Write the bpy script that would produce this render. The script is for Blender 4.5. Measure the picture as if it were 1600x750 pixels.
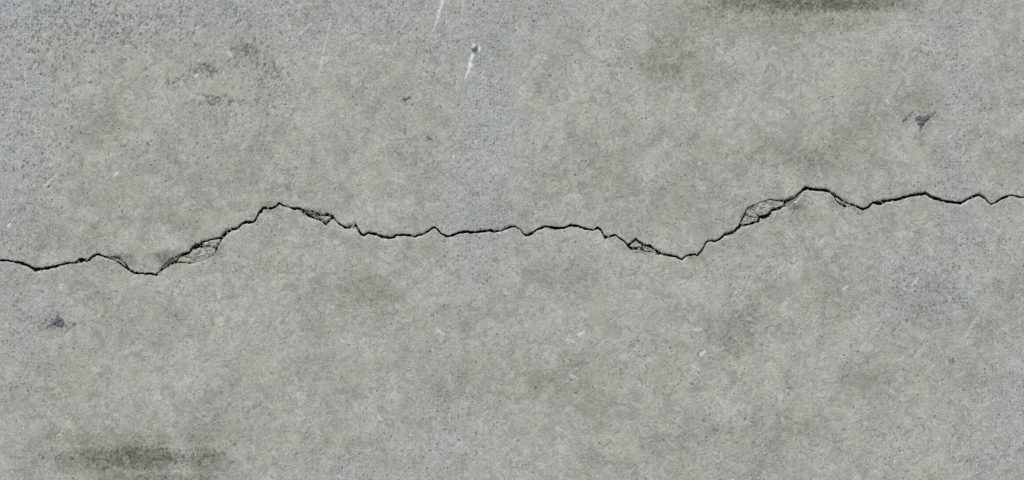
import bpy, math, random
import numpy as np

# ------------------------------------------------------------------ camera, sky, sun, exposure
for o in list(bpy.data.objects):
    bpy.data.objects.remove(o)
scene = bpy.context.scene
col = scene.collection

S = 0.00125            # metres per photo pixel on the wall face (the frame is 2 m wide)
ZC = 1.45              # height of the frame's centre above the ground
cam_d = bpy.data.cameras.new('camera')
cam = bpy.data.objects.new('camera', cam_d)
col.objects.link(cam)
cam.location = (0.0, -3.0, ZC)
cam.rotation_euler = (math.pi / 2, 0, 0)
cam_d.sensor_width = 36
cam_d.lens = 54
cam_d.clip_end = 3000
scene.camera = cam

SUN_EL, SUN_AZ = math.radians(58), math.radians(-38)   # azimuth from -Y (in front of the wall) towards -X
world = bpy.data.worlds.new('World')
scene.world = world
world.use_nodes = True
nt = world.node_tree
sky = nt.nodes.new('ShaderNodeTexSky')
sky.sky_type = 'NISHITA'
sky.sun_disc = False
sky.sun_elevation = SUN_EL
sky.sun_rotation = math.pi + SUN_AZ * -1
sky.dust_density = 3.0
sky.air_density = 1.0
sky.ozone_density = 0.5
nt.links.new(sky.outputs[0], nt.nodes['Background'].inputs['Color'])
nt.nodes['Background'].inputs['Strength'].default_value = 0.10
sun_d = bpy.data.lights.new('sun', 'SUN')
sun_d.energy = 1.5
sun_d.angle = math.radians(24)
sun_d.color = (1.0, 0.985, 0.96)
sun = bpy.data.objects.new('sun', sun_d)
col.objects.link(sun)
sun.location = (-3, -4, 6)
# lamp -Z axis points along the light's travel: down, towards +Y and sideways
from mathutils import Vector
to_sun = Vector((math.sin(SUN_AZ) * math.cos(SUN_EL), -math.cos(SUN_AZ) * math.cos(SUN_EL), math.sin(SUN_EL)))
sun.rotation_euler = to_sun.to_track_quat('Z', 'Y').to_euler()
vs = scene.view_settings
vs.view_transform = 'Standard'
vs.look = 'None'
vs.exposure = 1.02
vs.gamma = 1.0
vs.use_curve_mapping = False
scene.cycles.use_denoising = False
scene.cycles.max_bounces = 4
scene.cycles.diffuse_bounces = 3
scene.cycles.glossy_bounces = 1
scene.render.filter_size = 1.15

# ------------------------------------------------------------------ helpers
rng = np.random.default_rng(7)
random.seed(7)

def px(x):
    return (np.asarray(x, float) - 800.0) * S
def pz(y):
    return ZC + (375.0 - np.asarray(y, float)) * S

_lat = {}
def vnoise(x, y, scale, seed):
    """smooth value noise in -1..1; x, y in photo pixels, scale = feature size in pixels"""
    if seed not in _lat:
        _lat[seed] = np.random.default_rng(1000 + seed).random((256, 256)) * 2 - 1
    L = _lat[seed]
    u, v = np.asarray(x) / scale + 500.0, np.asarray(y) / scale + 500.0
    i, j = np.floor(u).astype(int), np.floor(v).astype(int)
    f, g = u - i, v - j
    f = f * f * f * (f * (f * 6 - 15) + 10)
    g = g * g * g * (g * (g * 6 - 15) + 10)
    i0, i1, j0, j1 = i % 256, (i + 1) % 256, j % 256, (j + 1) % 256
    return (L[i0, j0] * (1 - f) + L[i1, j0] * f) * (1 - g) + (L[i0, j1] * (1 - f) + L[i1, j1] * f) * g
def fbm(x, y, scale, seed, octv=4, gain=0.5):
    t, a, n = 0, 1.0, 0
    for k in range(octv):
        t = t + a * vnoise(x, y, scale / 2 ** k, seed + k)
        n += a
        a *= gain
    return t / n
def sstep(a, b, x):
    t = np.clip((x - a) / (b - a), 0, 1)
    return t * t * (3 - 2 * t)

def mesh_from_grid(name, V, faces_quads, mat, parent, attrs=None, smooth=True):
    me = bpy.data.meshes.new(name)
    nv, nf = len(V), len(faces_quads)
    me.vertices.add(nv)
    me.vertices.foreach_set('co', np.asarray(V, np.float32).ravel())
    me.loops.add(nf * 4)
    me.loops.foreach_set('vertex_index', np.asarray(faces_quads, np.int32).ravel())
    me.polygons.add(nf)
    me.polygons.foreach_set('loop_start', np.arange(0, nf * 4, 4, dtype=np.int32))
    me.polygons.foreach_set('loop_total', np.full(nf, 4, np.int32))
    me.polygons.foreach_set('use_smooth', np.full(nf, smooth, dtype=bool))
    me.update(calc_edges=True)
    me.validate()
    if attrs:
        for k, a in attrs.items():
            at = me.attributes.new(k, 'FLOAT', 'POINT')
            at.data.foreach_set('value', np.asarray(a, np.float32).ravel())
    me.materials.append(mat)
    o = bpy.data.objects.new(name, me)
    col.objects.link(o)
    o.parent = parent
    return o

# ------------------------------------------------------------------ materials
class NB:
    def __init__(self, name):
        self.m = bpy.data.materials.new(name)
        self.m.use_nodes = True
        self.t = self.m.node_tree
        self.bsdf = self.t.nodes['Principled BSDF']
        tc = self.t.nodes.new('ShaderNodeTexCoord')
        sp = self.t.nodes.new('ShaderNodeSeparateXYZ'); self.t.links.new(tc.outputs['Object'], sp.inputs[0])
        cb = self.t.nodes.new('ShaderNodeCombineXYZ')      # face coordinates (x, z), sheared with depth so broken faces get grain too
        self.t.links.new(self.math('MULTIPLY_ADD', sp.outputs[1], 0.61, sp.outputs[0]), cb.inputs[0])
        self.t.links.new(self.math('MULTIPLY_ADD', sp.outputs[1], 0.47, sp.outputs[2]), cb.inputs[1])
        self.co = cb.outputs[0]
    def put(self, sock, v):
        if isinstance(v, bpy.types.NodeSocket):
            self.t.links.new(v, sock)
        else:
            sock.default_value = v
    def math(self, op, a, b=None, c=None, clamp=False):
        n = self.t.nodes.new('ShaderNodeMath'); n.operation = op; n.use_clamp = clamp
        self.put(n.inputs[0], a)
        if b is not None: self.put(n.inputs[1], b)
        if c is not None: self.put(n.inputs[2], c)
        return n.outputs[0]
    def ramp(self, v, a, b, c=0.0, d=1.0):
        n = self.t.nodes.new('ShaderNodeMapRange'); n.interpolation_type = 'SMOOTHSTEP'
        self.put(n.inputs[0], v)
        for i, q in enumerate((a, b, c, d)): self.put(n.inputs[i + 1], q)
        return n.outputs[0]
    def noise(self, scale, detail=3, rough=0.55, dist=0.0, off=0.0):
        n = self.t.nodes.new('ShaderNodeTexNoise'); n.noise_dimensions = '2D'
        co = self.co
        if off:
            mp = self.t.nodes.new('ShaderNodeMapping'); mp.inputs['Location'].default_value = (off, off * 1.7, -off * 0.6)
            self.t.links.new(co, mp.inputs[0]); co = mp.outputs[0]
        self.t.links.new(co, n.inputs['Vector'])
        n.inputs['Scale'].default_value = scale; n.inputs['Detail'].default_value = detail
        n.inputs['Roughness'].default_value = rough; n.inputs['Distortion'].default_value = dist
        return n.outputs['Fac']
    def voronoi(self, scale, warp=None):
        n = self.t.nodes.new('ShaderNodeTexVoronoi'); n.voronoi_dimensions = '2D'
        self.t.links.new(warp or self.co, n.inputs['Vector'])
        n.inputs['Scale'].default_value = scale
        sep = self.t.nodes.new('ShaderNodeSeparateColor')
        self.t.links.new(n.outputs['Color'], sep.inputs[0])
        return n.outputs['Distance'], sep.outputs[0], sep.outputs[1]
    def mix(self, f, a, b, mode='MIX'):
        n = self.t.nodes.new('ShaderNodeMix'); n.data_type = 'RGBA'; n.blend_type = mode
        self.put(n.inputs[0], f)
        self.put(n.inputs[6], a if isinstance(a, bpy.types.NodeSocket) else (*a, 1))
        self.put(n.inputs[7], b if isinstance(b, bpy.types.NodeSocket) else (*b, 1))
        return n.outputs[2]
    def grey(self, v):
        n = self.t.nodes.new('ShaderNodeCombineColor')
        for i in range(3): self.t.links.new(v, n.inputs[i])
        return n.outputs[0]
    def attr(self, name):
        n = self.t.nodes.new('ShaderNodeAttribute'); n.attribute_name = name
        return n.outputs['Fac']
    def warp(self, scale, amt):
        n = self.t.nodes.new('ShaderNodeTexNoise'); n.noise_dimensions = '2D'
        self.t.links.new(self.co, n.inputs['Vector'])
        n.inputs['Scale'].default_value = scale; n.inputs['Detail'].default_value = 1
        m = self.t.nodes.new('ShaderNodeVectorMath'); m.operation = 'MULTIPLY_ADD'
        self.t.links.new(n.outputs['Color'], m.inputs[0]); m.inputs[1].default_value = (amt,) * 3
        self.t.links.new(self.co, m.inputs[2])
        return m.outputs[0]

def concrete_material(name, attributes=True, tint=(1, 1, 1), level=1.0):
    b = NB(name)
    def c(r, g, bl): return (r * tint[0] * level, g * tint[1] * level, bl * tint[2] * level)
    mott = b.math('ADD', b.math('MULTIPLY', b.noise(9, 4, 0.6, 0.6), 0.45), b.math('MULTIPLY', b.noise(30, 4, 0.62, 0.8, 3.1), 0.55))
    base = b.mix(b.ramp(mott, 0.34, 0.66), c(0.305, 0.311, 0.265), c(0.404, 0.410, 0.353))
    # cloudy cement paste and drying marks, a few centimetres each
    cl = b.noise(75, 4, 0.68, 1.2, 7.7)
    base = b.mix(1.0, base, b.grey(b.ramp(cl, 0.30, 0.70, 0.82, 1.15)), 'MULTIPLY')
    hue = b.noise(14, 3, 0.6, 0.4, 12.3)
    base = b.mix(b.ramp(hue, 0.52, 0.72, 0.0, 0.45), base, c(0.380, 0.376, 0.305))
    if attributes:
        bloom, stain, scuff_glint, pitd, dirt = (b.attr(k) for k in ('bloom', 'stain', 'scuff_glint', 'pitting', 'dirt'))
    else:
        bloom = stain = scuff_glint = dirt = 0.0; pitd = 0.25
    if attributes:
        bl2 = b.math('MULTIPLY', bloom, b.ramp(b.noise(55, 3, 0.6, 0.5, 21), 0.25, 0.6, 0.55, 1.0), clamp=True)
        violet = b.mix(b.ramp(b.noise(20, 2, 0.5, 0.3, 31), 0.38, 0.62), (0.358, 0.386, 0.374), (0.378, 0.371, 0.361))
        base = b.mix(bl2, base, b.mix(1.0, violet, b.grey(b.ramp(cl, 0.25, 0.75, 0.84, 1.14)), 'MULTIPLY'))
        sv = b.math('MULTIPLY', stain, b.ramp(b.noise(95, 4, 0.7, 0.6, 41), 0.3, 0.62, 0.55, 1.15), clamp=True)
        base = b.mix(sv, base, b.mix(1.0, base, (0.42, 0.41, 0.345), 'MULTIPLY'))
    # sand grain
    g1 = b.noise(300, 3, 0.75, 0, 5.0); g2 = b.noise(620, 1, 0.5, 0, 9.0)
    grain = b.math('ADD', b.math('MULTIPLY', g1, 0.7), b.math('MULTIPLY', g2, 0.3))
    worn = b.ramp(b.noise(26, 4, 0.7, 0.7, 15.0), 0.36, 0.64)          # where the skin of fine paste has worn off
    if attributes:
        worn = b.math('ADD', b.math('MULTIPLY', worn, 0.75), b.math('MULTIPLY', pitd, 0.45))
    gamp = b.math('MULTIPLY_ADD', worn, 0.20, 0.05)
    gv = b.math('ADD', b.math('MULTIPLY', b.ramp(grain, 0.30, 0.70, -1.0, 1.0), gamp), 1.0)
    base = b.mix(1.0, base, b.grey(gv), 'MULTIPLY')
    # pinholes: two sizes, present only in some cells, denser where the paste is worn off
    wv = b.warp(300, 0.003)
    dens = b.math('MULTIPLY', pitd, b.math('MULTIPLY_ADD', worn, 0.8, 0.35)) if attributes else pitd
    d1, r1, s1 = b.voronoi(145, wv)
    p1 = b.math('MULTIPLY', b.ramp(d1, b.math('MULTIPLY', s1, 0.14), b.math('MULTIPLY_ADD', s1, 0.24, 0.14), 1.0, 0.0),
                b.math('LESS_THAN', r1, b.math('MULTIPLY_ADD', dens, 0.55, 0.0)))
    d2, r2, s2 = b.voronoi(300, wv)
    p2 = b.math('MULTIPLY', b.ramp(d2, 0.12, 0.50, 1.0, 0.0),
                b.math('LESS_THAN', r2, b.math('MULTIPLY_ADD', dens, 0.42, 0.03)))
    pit = b.math('MAXIMUM', b.math('MULTIPLY', p1, b.math('MULTIPLY_ADD', s1, 0.35, 0.52)), b.math('MULTIPLY', p2, b.math('MULTIPLY_ADD', s2, 0.40, 0.25)))
    base = b.mix(pit, base, (0.085, 0.085, 0.08))
    # pale sand grains
    d3, r3, s3 = b.voronoi(260)
    wsp = b.math('MULTIPLY', b.ramp(d3, 0.12, 0.36, 1.0, 0.0), b.math('LESS_THAN', r3, b.math('ADD', b.math('MULTIPLY', pitd, 0.10), 0.035)))
    base = b.mix(b.math('MULTIPLY', wsp, 0.6), base, (0.60, 0.60, 0.57))
    if attributes:
        sc = b.math('MULTIPLY', scuff_glint, b.ramp(b.noise(260, 3, 0.8, 0, 51), 0.34, 0.56, 0.32, 1.0), clamp=True)
        base = b.mix(sc, base, (0.80, 0.81, 0.81))
        dt = b.math('MULTIPLY', dirt, b.ramp(b.noise(380, 3, 0.8, 0, 61), 0.34, 0.60, 0.25, 1.25), clamp=True)
        base = b.mix(dt, base, (0.040, 0.037, 0.045))
    b.put(b.bsdf.inputs['Base Color'], base)
    b.put(b.bsdf.inputs['Roughness'], b.ramp(cl, 0.2, 0.8, 0.96, 0.82))
    b.bsdf.inputs['Specular IOR Level'].default_value = 0.25
    h = b.math('ADD', b.math('MULTIPLY', grain, 0.8), b.math('MULTIPLY', cl, 1.4))
    bp = b.t.nodes.new('ShaderNodeBump'); bp.inputs['Distance'].default_value = 0.0011; bp.inputs['Strength'].default_value = 0.55
    b.t.links.new(h, bp.inputs['Height']); b.t.links.new(bp.outputs[0], b.bsdf.inputs['Normal'])
    return b.m

M_CONC = concrete_material('weathered_concrete')
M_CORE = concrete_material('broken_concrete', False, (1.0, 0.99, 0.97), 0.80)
M_FLAKE = concrete_material('flake_concrete', False, (1.0, 1.0, 1.0), 0.90)
M_FLAKE_RED = concrete_material('reddish_flake_concrete', False, (1.06, 0.95, 0.97), 0.88)
M_SHELF = concrete_material('bluish_broken_concrete', False, (0.93, 0.95, 1.12), 0.66)

def simple_material(name, c1, c2, scale, rough=0.9, bump=0.001):
    b = NB(name)
    n = b.noise(scale, 4, 0.65)
    b.put(b.bsdf.inputs['Base Color'], b.mix(b.ramp(n, 0.3, 0.7), c1, c2))
    b.bsdf.inputs['Roughness'].default_value = rough
    bp = b.t.nodes.new('ShaderNodeBump'); bp.inputs['Distance'].default_value = bump; bp.inputs['Strength'].default_value = 0.7
    b.t.links.new(n, bp.inputs['Height']); b.t.links.new(bp.outputs[0], b.bsdf.inputs['Normal'])
    return b.m
M_GROUND = simple_material('ground_gravelly_asphalt', (0.04, 0.04, 0.038), (0.085, 0.083, 0.078), 90, 0.95, 0.004)
M_PEBBLE = simple_material('pebble_stone', (0.16, 0.17, 0.18), (0.45, 0.46, 0.47), 120, 0.6, 0.0008)
M_TAR = simple_material('dark_crust', (0.06, 0.057, 0.068), (0.17, 0.165, 0.18), 300, 0.85, 0.0008)

# ------------------------------------------------------------------ ground (outside the frame, the wall stands on it)
def ground():
    n = 60
    e = np.concatenate([-np.geomspace(1200, 8, 12), np.linspace(-7, 7, 29), np.geomspace(8, 1200, 12)])
    X, Y = np.meshgrid(e, e, indexing='ij')
    Z = 0.015 * fbm(X * 40, Y * 40, 60, 90, 3) * sstep(0.3, 2.0, np.abs(Y - 0.12))
    k = len(e)
    V = np.stack([X, Y, Z], -1).reshape(-1, 3)
    i, j = np.meshgrid(np.arange(k - 1), np.arange(k - 1), indexing='ij')
    q = np.stack([i * k + j, (i + 1) * k + j, (i + 1) * k + j + 1, i * k + j + 1], -1).reshape(-1, 4)
    o = mesh_from_grid('ground', V, q, M_GROUND, None)
    o['kind'] = 'structure'
ground()

# ------------------------------------------------------------------ the crack's course (photo pixels, y down): x, centre y, reach above, reach below
half = [(0,407,2.4,2.6),(10.5,406.9,2.4,2.6),(29.8,410.4,2.4,2.4),(44.6,415.6,2.3,2.3),(55.1,422.1,2.8,2.2),(77,418.8,2.4,2.4),
 (103.3,411.6,2.4,2.2),(118,410,2.2,2.2),(124,409,5.6,2.2),(130,408,5.0,2.2),(138,406.9,2.4,2.4),(146,399.9,2.2,2.2),(153,396.7,2.2,2.4),
 (161,400.4,1.8,1.8),(175,405,1.8,1.6),(185.5,410.4,1.8,1.8),(192.5,415.6,2.4,1.8),(201,421.8,2.6,1.8),(210,426.5,2.0,2.0),(225.8,427.5,2.0,2.2),
 (236,428.2,2.2,2.2),(243,430.2,2.4,2.0),(245.5,428.3,2.0,2.2),(257.8,417.6,2.0,1.8),(271.8,411.1,1.8,1.8),(275.3,403.3,2.0,1.8),
 (284,398,2.2,1.8),(295.4,394.5,1.8,1.8),(298,388.4,1.8,1.8),(305,384,3.0,2.2),(312.9,383.1,3.4,2.6),(316.4,377.9,1.6,1.6),
 (327.8,374.4,1.2,1.3),(342.6,371.4,1.6,1.6),(348.8,368.3,3.2,3.2),(354,363,3.4,3.2),(362.8,358.6,2.6,2.2),(369.8,356.9,2.2,2.0),
 (378.5,349.9,2.2,2.0),(384.6,347.3,2.4,2.0),(395,347.3,1.8,1.8),(399.5,343.8,1.6,1.8),(403,335,1.8,1.8),(411.8,326.3,3.6,2.2),
 (425.8,325.4,1.8,1.8),(431,322.8,1.8,1.6),(436.1,318.2,1.8,1.8),(445.5,322.4,1.6,1.6),(457.8,325.9,2.2,1.8),(470,327.6,2.6,2.0),
 (477,332.9,2.6,2.0),(485.8,339.9,2.0,1.8),(492.8,341.1,1.6,1.4),(503,346,1.1,1.2),(508.5,351.3,1.4,1.3),(514.6,346,1.4,1.4),
 (520.8,341.1,2.0,1.4),(527.8,347.8,1.6,1.6),(540,356.5,1.8,1.8),(550.5,354.8,2.6,1.8),(555.8,353,2.8,2.6),(559.3,358.3,1.8,1.8),
 (563.6,365.3,1.8,1.6),(568,368.2,1.8,1.8),(575.9,364.4,2.0,1.8),(588,366.5,2.0,1.8),(597.8,370.5,2.0,2.0),(610.9,372.3,2.0,1.8),
 (618.8,368.2,1.8,1.8),(634.5,367,2.2,1.8),(648.5,370.2,1.8,1.8),(662.5,365.3,1.8,1.8),(674.8,357.4,2.0,1.8),(679.5,355.6,2.0,1.8),
 (683,357.8,1.4,1.4),(689,364.8,1.2,1.4),(698,370,2.0,2.0),(705,368.8,2.0,2.0),(717,363.4,1.6,1.6),(729.5,362.1,1.8,1.8),
 (734.8,363.9,2.2,2.2),(748.8,362.1,2.4,2.4)]
rot = [(1502 - x, 724 - y, dn, up) for x, y, up, dn in half if x < 748][::-1]
tail = [(x + 727, y - 48.8, up, dn) for x, y, up, dn in rot if 782 < x < 980]
course = half + [p for p in rot if p[0] < 1503] + tail
# continue outside the frame with a random walk to the wall's ends
def wander(x, y, step, lim):
    r = random.Random(11 if step > 0 else 5)
    out, y0, dy = [], y, 0
    while abs(x) < lim:
        x += step * r.uniform(6, 24)
        dy = 0.55 * dy + r.uniform(-7, 7)
        y += dy - 0.02 * (y - y0)
        out.append((x, y, r.uniform(1.4, 2.6), r.uniform(1.4, 2.6)))
    return out
XL = 6.5 / S          # the wall is 13 m long
left = wander(0, 407, -1, XL)[::-1]
right = wander(course[-1][0], course[-1][1], 1, XL)
course = left + course + right
course = np.array([p for k, p in enumerate(course) if k == 0 or p[0] > course[k - 1][0] + 0.2])

# column positions: dense across the frame, coarse away from it
dense = np.arange(-260, 1860.1, 1.25)
coarse = np.geomspace(4, 800, 40).cumsum()
coarse = coarse[coarse < (XL - 1100)]
xs = np.concatenate([[800 - XL], (-260 - coarse)[::-1], dense, 1860 + coarse, [800 + XL]])
xs = xs[(xs >= 800 - XL) & (xs <= 800 + XL)]
yc = np.interp(xs, course[:, 0], course[:, 1])
up = np.interp(xs, course[:, 0], course[:, 2])
dn = np.interp(xs, course[:, 0], course[:, 3])
slope = np.abs(np.gradient(yc, xs))
fat = 0.98 * np.minimum(np.sqrt(1 + slope ** 2), 1.8) * (0.92 + 0.22 * vnoise(xs, xs * 0, 14, 3))
U = yc - up * fat
L = yc + dn * fat
def override(target, pts, mode):
    p = np.array(pts, float)
    m = (xs >= p[0, 0]) & (xs <= p[-1, 0])
    v = np.interp(xs[m], p[:, 0], p[:, 1])
    target[m] = np.maximum(target[m], v) if mode == 'max' else np.minimum(target[m], v)
def both(pts_upper=None, pts_lower=None):
    """a branch of the crack: widens the opening upwards or downwards, here and at its turned twin on the right"""
    if pts_upper:
        override(U, pts_upper, 'min'); override(L, [(1502 - x, 724 - y) for x, y in pts_upper][::-1], 'max')
    if pts_lower:
        override(L, pts_lower, 'max'); override(U, [(1502 - x, 724 - y) for x, y in pts_lower][::-1], 'min')
both(pts_lower=[(270,412.6),(276,412.2),(285,411.4),(298,412.6),(312,409.6),(325,403.6),(334,399),(338.5,392),(343.5,382),(348.5,371.5)])
both(pts_upper=[(456,323.6),(465,324),(472,325.6),(480,329),(490,329.6),(498,332.6),(503,334.6),(511,333),(518,334.4),(522.5,339)])
both(pts_upper=[(164,400),(174,400.2),(184,400.6),(190,404.5),(196,411),(201,418),(206,423)])
both(pts_upper=[(250,421),(256,412.5),(263,406.5),(270,402.5),(276,400)])
# grain-sized raggedness of both edges
U = U + 0.55 * vnoise(xs, xs * 0, 3.1, 21) + 0.5 * vnoise(xs, xs * 0, 7.3, 22)
L = L + 0.55 * vnoise(xs, xs * 0, 2.9, 23) + 0.5 * vnoise(xs, xs * 0, 6.7, 24)
mid = (U + L) / 2
gap = np.maximum(L - U, 1.5)
U, L = mid - gap / 2, mid + gap / 2

# ------------------------------------------------------------------ marks on the face (photo pixels)
def block(X, Y, x0, x1, y0, y1):
    """index window of the columns between x0 and x1 and of the rows that can touch y0..y1"""
    a, b = np.searchsorted(X[:, 0], (x0, x1))
    if b <= a: return None
    rows = np.nonzero((Y[a:b].max(0) > y0) & (Y[a:b].min(0) < y1))[0]
    if not len(rows): return None
    return (slice(a, b), slice(rows[0], rows[-1] + 1))
def blobs(X, Y, lst, wob=0.35, seed=70):
    t = np.zeros_like(X)
    n = fbm(X, Y, 70, seed, 5, 0.62)
    for (cx, cy, rx, ry, a) in lst:
        m = block(X, Y, cx - rx * 2.4, cx + rx * 2.4, cy - ry * 2.4, cy + ry * 2.4)
        if m is None: continue
        d = np.sqrt(((X[m] - cx) / rx) ** 2 + ((Y[m] - cy) / ry) ** 2) + (wob if ry > 27 or a < .45 else wob * 0.7) * n[m] * 2.0
        t[m] = np.maximum(t[m], a * (1 - sstep(0.2, 1.35, d)))
    return t
def stroke(X, Y, lst):
    t = np.zeros_like(X)
    for (x0, y0, x1, y1, w0, w1, a) in lst:
        b = max(w0, w1) * 2 + 3
        m = block(X, Y, min(x0, x1) - b, max(x0, x1) + b, min(y0, y1) - b, max(y0, y1) + b)
        if m is None: continue
        dx, dy = x1 - x0 + 1e-6, y1 - y0
        s = ((X[m] - x0) * dx + (Y[m] - y0) * dy) / (dx * dx + dy * dy)
        sc = np.clip(s, 0, 1)
        d = np.hypot(X[m] - x0 - sc * dx, Y[m] - y0 - sc * dy)
        w = (w0 + (w1 - w0) * sc) * (0.9 + 0.3 * vnoise(X[m], Y[m], 6, 81) + 0.5 * vnoise(X[m], Y[m], 2.4, 82))
        t[m] = np.maximum(t[m], a * (1 - sstep(w * 0.45, w + 0.9, d)))
    return t
BLOOM = [(60,20,230,75,1.0),(20,150,75,230,.8),(15,330,60,120,.65),(330,12,260,50,.85),(560,18,260,48,.7),(760,30,70,110,.95),(755,120,58,120,.9),(755,230,54,120,.85),
 (752,330,52,110,.8),(750,420,44,60,.5),(700,110,60,60,.4),(870,8,90,30,.5),(1475,40,60,60,.6),(1500,150,36,90,.75),(1497,250,36,100,.75),(1493,340,36,90,.75),
 (1455,440,110,85,.85),(1500,520,50,40,.4),(1585,640,60,110,.5),(1540,720,90,60,.35),(30,480,55,110,.6),(20,600,40,80,.3),(690,690,75,70,.45),
 (560,740,90,30,.4),(480,70,120,60,.35),(1390,130,30,30,.25),(1385,660,40,35,.3),(1305,560,40,30,.2),(330,235,50,40,.2),(640,20,100,40,.6)]
STAIN = [(262,404,26,12,.62),(190,408,20,10,.5),(490,332,24,8,.5),(326,392,16,10,.4),(1240,320,26,12,.62),(1312,316,20,10,.5),(1012,392,24,8,.5),(1176,330,16,10,.4),(415,322,16,7,.35),(1088,402,16,7,.35),(560,352,14,8,.3),
 (1275,245,90,34,.34),(1330,225,50,30,.3),(1440,165,40,30,.3),(1030,95,46,38,.4),(1160, 3, 60, 22, .75),(1230, 0, 80, 26, .95),(1310, 0, 80, 26, .95),(1375, 4, 50, 20, .6),(1100, 16, 60, 26, .28),(1220, 34, 90, 30, .34),(1320, 36, 100, 30, .34),(150, 716, 55, 24, .75),(205, 716, 65, 26, .85),(260, 716, 60, 26, .85),(312, 718, 48, 24, .7),(115, 718, 40, 22, .5),(210, 746, 60, 12, .6),(285, 747, 50, 10, .6),(160, 688, 80, 26, .32),(260, 686, 90, 28, .32),(1035, 95, 52, 42, .26),(970, 45, 40, 40, .15),(560, 455, 60, 36, .26),(610, 490, 60, 40, .14),(180,205,30,26,.11),(150, 470, 40, 40, .12),(1265, 250, 90, 36, .22),(1150, 245, 50, 40, .15),(1330, 200, 50, 40, .12),(880, 590, 70, 30, .22),(820, 590, 40, 30, .15),(1165, 510, 40, 46, .24),(960, 600, 50, 60, .12),(510, 690, 80, 36, .17),(690, 620, 40, 26, .19),(760, 590, 50, 40, .15),(1440, 470, 60, 46, .22),(1530, 590, 50, 36, .19),(1350, 590, 60, 30, .11),(1220, 680, 60, 40, .12),(1060, 680, 60, 40, .14),(120, 620, 60, 50, .12),(350, 640, 70, 50, .12),(80, 560, 60, 30, .11),(700, 500, 50, 40, .11),(300, 330, 60, 30, .1),(880, 260, 60, 60, .11),(1010, 330, 90, 40, .14),(1240, 340, 80, 20, .15),(1290, 480, 50, 40, .19),(440, 50, 60, 30, .1),(330, 105, 34, 18, .19),(355, 155, 34, 14, .17),(380, 75, 30, 20, .12),(640, 400, 80, 20, .07),(1100, 20, 60, 20, .15),(1440, 185, 36, 26, .22),(92, 500, 36, 28, .22),(260, 408, 20, 8, .22),(500, 336, 18, 6, .19),(1000, 392, 18, 6, .19),(1245, 318, 20, 8, .19),(930, 560, 25, 30, .12)]
SCUFF_GLINT = [(692,-4,684,28,3.8,3.2,.58),(684,28,674,52,3.0,1.0,.36),(738,84,733,104,2.4,4.2,.8),(733,104,727,122,3.6,1.0,.6),(517,28,497,118,1.6,1.2,.34),
 (724,-4,721,30,1.8,1.0,.26),(400,20,445,12,3.4,2.6,.22),(445,12,492,4,2.6,1.8,.26),(468,52,486,36,2.4,1.4,.35),(69,290,90,270,1.8,1.0,.42),(179,274,184,268,2,1.6,.6),
 (38,105,40,135,1.4,.8,.4),(1508,526,1522,502,1.6,1.8,.36),(1425,445,1434,434,1.6,1.0,.55),(903,523,912,518,2.6,1.6,.6),(884,528,903,537,1.2,.8,.4),
 (1095,554,1100,549,3.0,1.8,.6),(1086,515,1096,514,2.2,1.4,.5),(1080,570,1092,576,1.2,.7,.4),(890,585,905,592,1.2,.8,.4),(870,668,884,676,1.3,.8,.4),(684,516,694,522,1.6,1,.5),
 (590,650,600,658,1.5,.8,.4),(12,352,16,350,2.4,2,.7),(1318,452,1323,447,2.2,1.6,.6),(748,70,749,78,1.6,2.0,.6),(1305,466,1310,470,1.3,1,.4),(1114,714,1124,722,1.2,.8,.35),  # the upright stroke right of the pebble paints its lit side; the rest are scuffs
 (640,470,644,474,2,1.4,.35),(1385,156,1388,160,2,1.6,.5),(1140,172,1150,182,2.2,1.6,.3),(1080,168,1086,172,2.2,1.6,.3),(355,80,362,86,2.6,2,.45),(306,118,310,110,2.2,1.6,.5)]
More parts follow.
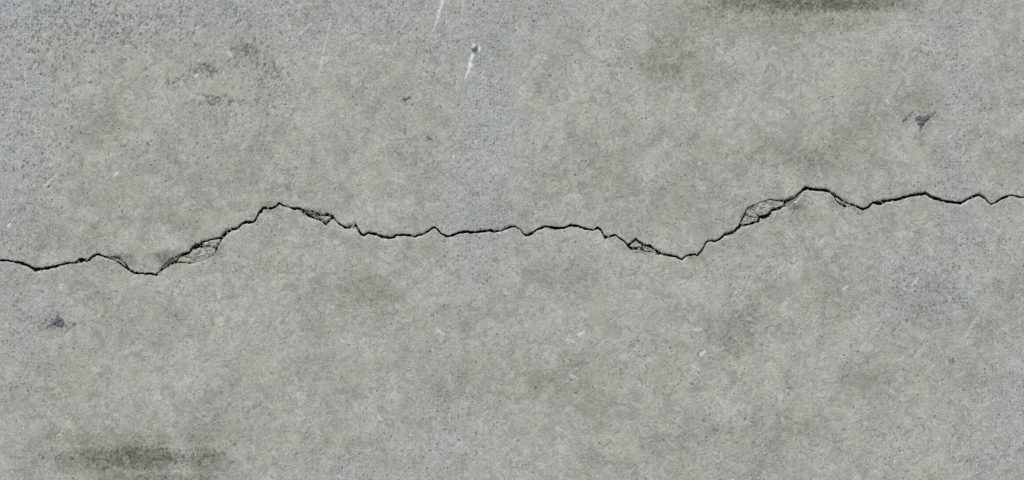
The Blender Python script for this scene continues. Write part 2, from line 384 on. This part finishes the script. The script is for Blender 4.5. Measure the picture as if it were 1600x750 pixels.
DIRT = [(1412,189,1415,187,2.6,2.0,.9),(1416,186,1427,175,1.2,1.0,.65),(1448,188,1462,175,2.2,1.0,.7),(1462,160,1472,154,1.0,.6,.3),(1440,196,1438,206,2.4,.8,.6),(1431,214,1429,218,1.4,.8,.5),(1440,214,1446,206,.9,.6,.35),
 (117,506,114,508,2.6,2.0,.9),(112,510,102,521,1.2,1.0,.65),(84,505,70,515,2.2,1.0,.7),(72,500,70,504,1.6,1,.5),(90,495,90,488,2.4,.8,.6),(98,480,100,477,1.4,1,.5),(64,516,60,522,.9,.6,.3),
 (633,156,640,153,3.8,2.6,1.0),(668,215,673,218,2.6,2.0,.95),(334,180,338,182,2.0,1.2,.4),(232,227,230,226,1.8,1.2,.6),(195,229,190,228,1.6,1.2,.5),(62,99,59,106,2.0,1.6,.5),(113,98,114,102,1.8,1.2,.45),
 (163,68,164,66,2,1.6,.55),(52,60,52,54,2,1.6,.5),(834,33,836,33,2.2,1.6,.6),(803,26,802,28,2.0,1.6,.45),(892,28,893,26,1.6,1.2,.45),(1185,91,1186,91,1.8,1.2,.5),(1145,88,1145,92,1.0,.8,.5),(1289,156,1291,155,1.8,1.2,.55),
 (985,194,992,198,1.0,.7,.5),(674,493,679,495,1.6,1,.65),(889,562,895,565,1.6,1,.65),(898,613,903,615,1.6,1,.65),(1079,599,1085,601,1.6,1,.65),(1098,657,1103,658,1.6,1,.6),(1316,672,1322,672,1.6,1,.5),(1307,493,1311,494,1.6,1.2,.6),
 (1116,672,1122,673,1.6,1,.6),(1122,733,1124,734,1.4,1,.5),(238,538,240,540,1.8,1.2,.5),(333,508,335,508,1.8,1.4,.55),(68,627,70,627,1.6,1.2,.5),(95,598,97,599,1.4,1,.4),(197,682,199,684,2,1.4,.45),(270,664,272,668,1.6,1,.4),(1294,657,1298,656,1.4,1,.5),
 (1303,692,1312,690,1.3,.8,.5),(1310,700,1315,706,1.2,.8,.4),(1434,654,1444,654,1.3,.8,.5),(1440,664,1446,672,1.2,.8,.45),(1364,672,1374,674,1.3,.8,.4),(1384,726,1392,728,1.8,1,.45),(1508,724,1514,718,1.8,1,.45),(1230,607,1240,606,1.4,.9,.4),(1288,655,1292,654,1.2,.9,.4),
 (371,10,368,24,1.2,.9,.45),(406,210,414,214,1.8,1.2,.4),
 (428,96,430,100,2,1.4,.5),(408,124,410,126,2,1.6,.5),(403,90,406,92,1.6,1.2,.4),(590,12,602,14,2,1.4,.4),(1002,100,1006,104,1.8,1.2,.35),(1050,108,1052,112,2,1.4,.35),(951,145,955,148,2,1.4,.4),(943,97,945,96,1.8,1.2,.4)]
_r = random.Random(21)
def cluster(cx, cy, rx, ry, n, size, a, out):
    """a scatter of small pits with their dirt"""
    for _ in range(n):
        x, y = _r.gauss(cx, rx * 0.5), _r.gauss(cy, ry * 0.5)
        l, th = _r.uniform(0, size * 1.8), _r.uniform(0, math.pi)
        w = size * (0.28 + 0.62 * _r.random() ** 2.2)
        out.append((x, y, x + l * math.cos(th), y + l * math.sin(th), w, w * _r.uniform(.5, 1), min(1.0, 1.25 * a * _r.uniform(.55, 1.0))))
for c in [(320,108,24,12,44,2.8,.7),(345,156,34,10,40,2.5,.65),(280,127,28,9,34,2.2,.6),(390,84,28,30,60,2.6,.62),(425,110,30,26,44,2.3,.6),(400,140,70,80,110,2.0,.5),(210,34,130,44,200,2.2,.66),
          (80,50,120,80,280,2.1,.68),(50,210,70,130,210,2.0,.6),(30,360,40,60,40,1.8,.5),(170,45,60,30,26,2.4,.55),(330,26,210,36,200,2.0,.5),(580,36,180,50,130,1.8,.42),(150,170,160,110,110,1.7,.42),
          (390,200,60,50,34,1.8,.45),(280,190,80,60,30,1.8,.4),(430,300,50,24,26,1.7,.4),(230,225,10,5,5,2.2,.6),(1265,6,130,20,150,2.4,.6),(225,714,120,18,200,2.5,.6),
          (240,747,70,8,30,2.2,.5),(1040,100,46,36,36,1.7,.4),(950,140,40,40,26,1.6,.4),(1165,500,46,60,110,1.8,.48),(1450,450,80,64,170,1.9,.5),(1500,300,40,120,50,1.6,.4),
          (1340,690,130,50,70,1.6,.45),(1500,690,80,50,36,1.6,.4),(1240,610,50,30,20,1.6,.4),(30,520,40,90,50,1.8,.4),(560,460,60,40,40,1.6,.35),(760,250,50,120,50,1.6,.4),
          (300,590,120,60,34,1.5,.35),(890,560,60,40,24,1.5,.4),(1130,300,200,60,40,1.5,.35),(700,600,120,90,50,1.5,.35),(1000,680,160,60,40,1.5,.35),(150,440,80,40,30,1.7,.4),(1442,184,18,10,22,1.7,.6),(1444,178,30,20,26,1.3,.4),(90,506,18,10,22,1.7,.6),(88,512,30,20,26,1.3,.4),
          (262,402,22,9,30,1.8,.5),(500,332,24,5,20,1.6,.5),(182,402,16,7,20,1.7,.5),(1240,322,22,9,30,1.8,.5),(1002,393,24,5,20,1.6,.5),(1320,322,16,7,20,1.7,.5)]:
    cluster(*c, DIRT)
for _ in range(420):
    x, y = _r.uniform(-250, 1850), _r.uniform(-60, 820)
    cluster(x, y, 6, 6, _r.choice((1, 1, 1, 2, 3)), _r.uniform(.9, 1.9), .5, DIRT)
for _ in range(150):
    x, y = _r.uniform(-250, 1850), _r.uniform(-60, 820)
    cluster(x, y, 5, 5, _r.choice((1, 1, 2)), _r.uniform(.9, 1.8), .55, SCUFF_GLINT)
def arr_attrs(X, Y):
    inside = sstep(-120, 10, X) * (1 - sstep(1590, 1720, X)) * sstep(-90, 0, Y) * (1 - sstep(750, 840, Y))
    outb = sstep(0.12, 0.42, fbm(X, Y, 330, 40, 4, 0.55)) * 0.7
    bloom = blobs(X, Y, BLOOM, 0.45, 70) * 0.95 + 0.05 * sstep(0.1, .5, fbm(X, Y, 90, 44, 3))
    bloom = np.maximum(bloom, outb * (1 - inside))
    n = fbm(X, Y, 85, 50, 5, 0.6)
    stain = blobs(X, Y, STAIN, 0.5, 76) + 0.13 * sstep(0.05, 0.5, n)
    stain = np.maximum(stain, (1 - inside) * 0.5 * sstep(0.2, 0.55, fbm(X, Y, 160, 46, 4)))
    scuff_glint = stroke(X, Y, SCUFF_GLINT)
    dirt = stroke(X, Y, DIRT)
    pitd = np.clip(0.10 + 0.75 * bloom + 0.55 * stain + 0.25 * sstep(0.1, 0.5, fbm(X, Y, 70, 60, 4)) + 0.12 * vnoise(X, Y, 30, 66), 0.03, 1)
    return dict(bloom=np.clip(bloom, 0, 1), stain=np.clip(stain, 0, 1), scuff_glint=np.clip(scuff_glint, 0, 1), pitting=pitd, dirt=np.clip(dirt, 0, 1))

def relief(X, Y, at, dist):
    """height of the face towards the viewer, metres"""
    h = 0.0012 * fbm(X, Y, 260, 30, 3) + 0.0005 * fbm(X, Y, 40, 33, 3) + 0.00022 * vnoise(X, Y, 5, 37) * (0.4 + at['pitting'])
    h -= 0.0008 * at['dirt'] + 0.0007 * at['scuff_glint']
    w = 1.2 + 1.6 * np.clip(vnoise(X, 0 * X, 26, 38) + 0.2, 0, 1)
    ch = sstep(0.15, 0.6, vnoise(X, Y * 0 + 300, 11, 41)) * (2.0 + 4.0 * sstep(0.0, 0.8, vnoise(X, Y * 0 + 90, 31, 42)))
    h -= 0.0013 * np.clip(1 - dist / np.maximum(ch, 0.01), 0, 1) * (0.6 + 0.8 * vnoise(X, Y, 2.6, 43))      # chipped lips
    h -= (0.0002 + 0.0010 * np.clip(vnoise(X, 0 * X, 33, 39), 0, 1)) * np.exp(-dist / w)   # worn arris along the crack
    return h

# ------------------------------------------------------------------ the wall
wall = bpy.data.objects.new('concrete_wall', None)
col.objects.link(wall)
wall.location = (0, 0, 0)
wall.empty_display_size = 0.5
wall['label'] = 'weathered grey concrete wall split by one long jagged horizontal crack'
wall['category'] = 'wall'
wall['kind'] = 'thing'
THICK, TOP = 0.25, 3.0
ytop, ybot = 375 - (TOP - ZC) / S, 375 - (0 - ZC) / S - 0.0

def section(name, edge, sign, far, label):
    """sign -1: above the crack (up to far), +1: below it"""
    near = np.array([0, .35, .9, 1.8, 3.0, 4.4, 6.0])
    body = np.arange(8.0, 470, 2.0)
    out = 470 + np.geomspace(3, 260, 26).cumsum()
    span = abs(far - np.median(yc[(xs > 0) & (xs < 1600)]))
    out = out[out < span - 40]
    s = np.concatenate([near, body, out])
    nx = len(xs)
    full = np.abs(far - edge)                           # column lengths
    # near rows keep true distance, far rows stretch to meet the straight outer edge
    f = np.concatenate([s / s[-1], [1.0]])
    t = np.concatenate([s, [0]])
    k = sstep(0.55, 1.0, f)
    dist = np.empty((nx, len(f)))
    smax = s[-1] * 1.02
    for j in range(len(f)):
        dist[:, j] = s[j] if j < len(s) else full
        if j < len(s):
            dist[:, j] = s[j] * (1 - k[j]) + (s[j] / smax * full) * k[j]
    Y = edge[:, None] + sign * dist
    X = np.repeat(xs[:, None], len(f), 1)
    at = arr_attrs(X, Y)
    h = relief(X, Y, at, dist)
    h[:, -1] = 0; h[0] = 0; h[-1] = 0
    V = np.stack([px(X), -h, pz(Y)], -1)
    ny = V.shape[1]
    nfront = nx * ny
    i, j = np.meshgrid(np.arange(nx - 1), np.arange(ny - 1), indexing='ij')
    a, b, c, d = i * ny + j, (i + 1) * ny + j, (i + 1) * ny + j + 1, i * ny + j + 1
    q = np.stack([a, b, c, d] if sign < 0 else [a, d, c, b], -1).reshape(-1, 4)
    # back, outer edge and ends: a plain slab behind, vertices of its own
    e0 = edge[::12]; x0 = xs[::12]
    if x0[-1] != xs[-1]:
        e0 = np.append(e0, edge[-1]); x0 = np.append(x0, xs[-1])
    m = len(x0)
    cols = np.arange(m)
    B = [np.stack([px(x0), np.full(m, 0.0), np.full(m, float(pz(far)))], -1),
         np.stack([px(x0), np.full(m, THICK), np.full(m, float(pz(far)))], -1),
         np.stack([px(x0), np.full(m, THICK), pz(e0)], -1)]
    Vb = np.concatenate(B) ; o0 = nfront
    qs = []
    for r in range(2):
        A, Bq = o0 + r * m + cols[:-1], o0 + r * m + cols[1:]
        Cq, D = o0 + (r + 1) * m + cols[1:], o0 + (r + 1) * m + cols[:-1]
        qs.append(np.stack([A, Bq, Cq, D] if sign < 0 else [A, D, Cq, Bq], -1))
    ends = []
    for k_, side in ((0, 1), (m - 1, -1)):
        fe = (0 if k_ == 0 else nx - 1) * ny            # front vertex on the crack
        quad = [fe, o0 + k_, o0 + m + k_, o0 + 2 * m + k_]
        if side * sign > 0: quad = quad[::-1]
        ends.append(quad)
    q = np.concatenate([q] + qs + [np.array(ends)])
    V = np.concatenate([V.reshape(-1, 3), Vb])
    z = np.zeros(3 * m)
    at = {k_: np.concatenate([v.ravel(), z + (0.2 if k_ == 'pitting' else 0)]) for k_, v in at.items()}
    ob = mesh_from_grid(name, V, q, M_CONC, wall, at)
    ob['label'] = label
    return V[:nfront].reshape(nx, ny, 3)[:, 0]         # the rim at the crack

rimU = section('wall_section', U, -1, ytop, 'concrete face above the crack, blue-grey at upper left')
rimL = section('wall_section', L, +1, ybot, 'concrete face below the crack with a dark smear at lower left')

# the broken faces inside the crack, meandering back into the wall and closing
def crack():
    depth = np.array([0, .002, .005, .010, .018, .030, .048, .075])
    nx = len(xs)
    rows = []
    for side, rim in ((0, rimU), (1, rimL)):
        R = []
        for k, d in enumerate(depth):
            w = min(1.0, d / 0.012)
            off = 1.1 * w * vnoise(xs, xs * 0 + d * 3000, 18, 55) + 3.5 * (d / .075) ** 1.2 * vnoise(xs, xs * 0 + 7, 60, 56)
            rough = 0.5 * w * vnoise(xs, xs * 0 + 40 * k, 4, 57 + side)
            z = rim[:, 2] - S * (off + rough)
            R.append(np.stack([rim[:, 0], rim[:, 1] + d, z], -1))
        rows.append(R)
    seq = rows[0] + rows[1][::-1]
    # the two faces meet at the back
    midz = (seq[7][:, 2] + seq[8][:, 2]) / 2
    ny = len(seq)
    V = np.stack(seq, 1)
    i, j = np.meshgrid(np.arange(nx - 1), np.arange(ny - 1), indexing='ij')
    q = np.stack([i * ny + j, i * ny + j + 1, (i + 1) * ny + j + 1, (i + 1) * ny + j], -1).reshape(-1, 4)
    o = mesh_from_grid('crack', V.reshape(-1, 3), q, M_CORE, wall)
    o['label'] = 'long dark jagged crack running across the wall'
crack()

# ------------------------------------------------------------------ loose flakes held in the crack's forks
def plate(name, poly, recess, thick, mat, tilt=(0, 0), label=None, seed=1, edge_drop=0.0007, jit=0.45, bumpy=1.0):
    """a broken piece: ragged outline (photo pixels), chamfered rim, uneven front, real thickness"""
    r = random.Random(seed)
    P = []
    n = len(poly)
    for k in range(n):
        (x0, y0), (x1, y1) = poly[k], poly[(k + 1) % n]
        m = max(1, int(math.hypot(x1 - x0, y1 - y0) / 1.8))
        for i in range(m):
            t = i / m
            P.append((x0 + (x1 - x0) * t + r.uniform(-jit, jit), y0 + (y1 - y0) * t + r.uniform(-jit, jit)))
    cx = sum(p[0] for p in P) / len(P); cy = sum(p[1] for p in P) / len(P)
    V, F = [], []
    def dep(x, y, d, rough=1.0):
        q = (np.array([x]), np.array([y]))
        return recess + d + tilt[0] * (x - cx) * S + tilt[1] * (y - cy) * S + rough * (0.0011 * float(vnoise(*q, 4.2, 60)[0]) + 0.0007 * float(vnoise(*q, 1.9, 61)[0]))
    N = len(P)
    rings = [(1.0, thick), (1.0, edge_drop), (0.9, 0.0002), (0.72, 0), (0.5, -0.0002), (0.26, 0)]
    for ring, (f, d) in enumerate(rings):
        for (x, y) in P:
            qx, qy = cx + (x - cx) * f, cy + (y - cy) * f
            dd = d * r.uniform(0.3, 2.4) if ring == 1 else d
            V.append((float(px(qx)), dep(qx, qy, dd, 0.0 if ring == 0 else bumpy), float(pz(qy))))
    last = len(rings) - 1
    for ring in range(last):
        for k in range(N):
            a, b2 = ring * N + k, ring * N + (k + 1) % N
            F.append((a, b2, b2 + N, a + N))
    V.append((float(px(cx)), dep(cx, cy, 0, bumpy), float(pz(cy))))
    for k in range(N):
        F.append((last * N + k, last * N + (k + 1) % N, (last + 1) * N))
    F.append(tuple(range(N))[::-1])
    me = bpy.data.meshes.new(name)
    me.from_pydata(V, [], F)
    me.update()
    import bmesh
    bm = bmesh.new(); bm.from_mesh(me)
    bmesh.ops.recalc_face_normals(bm, faces=bm.faces)
    bm.to_mesh(me); bm.free()
    me.materials.append(mat)
    o = bpy.data.objects.new(name, me)
    col.objects.link(o); o.parent = wall
    if label: o['label'] = label
    return o

def turned(poly):
    return [(1502 - x, 724 - y) for x, y in poly]
flake_main = [(277.5,408.6),(279,404),(286,400.6),(296.5,396.8),(301,390.6),(308,388.2),(314.5,387),(318,388.6),(322.6,392.6),(325,403.5),(316,409.5),(304,413),(298,411.4),(287,409.6)]
flake_red = [(316.8,386.2),(319,384.6),(327,385),(335.6,388),(336,397),(325.6,403.6),(323.2,392.4),(319,388.2)]
flake_top = [(318.4,379.6),(329,376),(341.5,373.2),(344.6,374),(339.5,383.6),(336.6,387.2),(328,383.8),(318.4,383.4)]
flake_fork = [(497.6,339.6),(500.4,337),(504,338.4),(512,337.6),(517.6,339.6),(513,344.2),(508.6,348.2),(503.6,343.6)]
shelf = [(475,328.8),(481,331.2),(489,331.6),(497,335),(499,338),(496.2,340.2),(489.4,338.8),(482,334.6)]
sliver = [(170.5,402),(178,405.2),(186,409),(193.5,413.8),(196.5,416.4),(194.5,411.6),(189,407.4),(183,404.8),(176,401.8)]
spall = [(252,419.4),(257,412),(263,406.8),(273.5,401.6),(274,404.2),(270.6,408.6),(262,412.6),(256,417.4)]
sd = 10
for poly, rec, th, mat, tl, lab in [
        (flake_main, .0012, .018, M_FLAKE, (.02, .03), 'loose concrete flake filling the fork of the crack'),
        (flake_red, .0022, .016, M_FLAKE_RED, (-.03, .02), 'small reddish flake inside the fork of the crack'),
        (flake_top, .0014, .016, M_FLAKE, (.03, -.02), None),
        (flake_fork, .0012, .012, M_FLAKE, (.02, .04), None),
        (shelf, .0034, .015, M_SHELF, (.04, .08), 'sunken blue-grey broken patch beside the crack'),
        (sliver, .0020, .012, M_FLAKE, (.0, .05), None),
        (spall, .0042, .014, M_CORE, (.05, -.05), None)]:
    for pl, sg in ((poly, 1), (turned(poly), -1)):
        sd += 1
        plate('concrete_flake', pl, rec, th, mat, (tl[0] * sg, tl[1] * sg), lab and lab + (' left of centre' if sg > 0 else ' right of centre'), sd)

# ------------------------------------------------------------------ crusts of dried dirt and the pebble cast into the face
spot = [(1429,181.6),(1433,179.6),(1437,181),(1441,178.8),(1446,181),(1450,178.4),(1453,181.4),(1450,187),(1447,191),(1444,196),(1440,202.4),(1437,197.4),(1433,194.6),(1431,188.6)]
spot_low = [(100.4,503),(99,508.4),(96,511.4),(92,510.4),(88,511.6),(84,508),(81.6,506.6),(84,500.4),(87,496.6),(90,490.4),(93.6,494.4),(97,497.4)]
for pl, lab, s_ in ((spot, 'dark wedge-shaped dirt spot at upper right', 71), (spot_low, 'dark pointed dirt spot at lower left', 72)):
    plate('dirt_crust', pl, -.0005, .006, M_TAR, (0, 0), lab, s_, edge_drop=0.0008, jit=0.8, bumpy=0.8)

def pebble(cx, cy, r0):
    import bmesh
    bm = bmesh.new()
    bmesh.ops.create_icosphere(bm, subdivisions=3, radius=r0 * S)
    rr = random.Random(3)
    for v in bm.verts:
        k = 1 + 0.10 * math.sin(v.co.x * 700 + 1) + 0.08 * math.sin(v.co.z * 900 + 2)
        v.co = Vector((v.co.x * k * 0.95, v.co.y * 0.8, v.co.z * k * 1.1))
    for f in bm.faces: f.smooth = True
    me = bpy.data.meshes.new('pebble'); bm.to_mesh(me); bm.free()
    me.materials.append(M_PEBBLE)
    o = bpy.data.objects.new('pebble', me); col.objects.link(o); o.parent = wall
    o.location = (float(px(cx)), -0.0006, float(pz(cy)))
    o['label'] = 'small grey pebble cast into the wall face above a white scratch'
pebble(741, 74, 5.0)

# ------------------------------------------------------------------ crumbs of broken concrete caught in the crack
def grit():
    import bmesh
    src = bmesh.new(); bmesh.ops.create_icosphere(src, subdivisions=1, radius=1.0)
    base = [tuple(v.co) for v in src.verts]; tri = [tuple(v.index for v in f.verts) for f in src.faces]
    src.free()
    r = random.Random(44)
    zones = [(165,206,26),(248,280,46),(276,348,60),(345,372,18),(405,420,8),(462,524,56),(548,560,10),(118,136,10)]
    zones += [(1502 - b, 1502 - a, n) for a, b, n in zones] + [(0, 1600, 90)]
    V, F = [], []
    for a, b, n in zones:
        for _ in range(n):
            x = r.uniform(a, b)
            u, l = float(np.interp(x, xs, U)), float(np.interp(x, xs, L))
            e = r.random()
            y = u + (l - u) * (r.uniform(-.05, .25) if e < .4 else r.uniform(.75, 1.05) if e < .8 else r.random())
            q = r.choice((.5, .6, .7, .8, 1.0, 1.3)) * S
            sx, sy, sz = (q * r.uniform(.7, 1.6) for _ in range(3))
            o = len(V)
            t = r.uniform(0, 6.28); ct, st = math.cos(t), math.sin(t)
            d = r.uniform(.0008, .0045)
            for (vx, vy, vz) in base:
                k = r.uniform(.7, 1.25)
                vx, vy, vz = vx * sx * k, vy * sy * k, vz * sz * k
                V.append((float(px(x)) + vx * ct - vz * st, d + vy, float(pz(y)) + vx * st + vz * ct))
            F += [tuple(i + o for i in f) for f in tri]
    me = bpy.data.meshes.new('crack_grit'); me.from_pydata(V, [], F); me.update()
    me.materials.append(M_FLAKE)
    o = bpy.data.objects.new('crack_grit', me); col.objects.link(o); o.parent = wall
    o['kind'] = 'stuff'
grit()
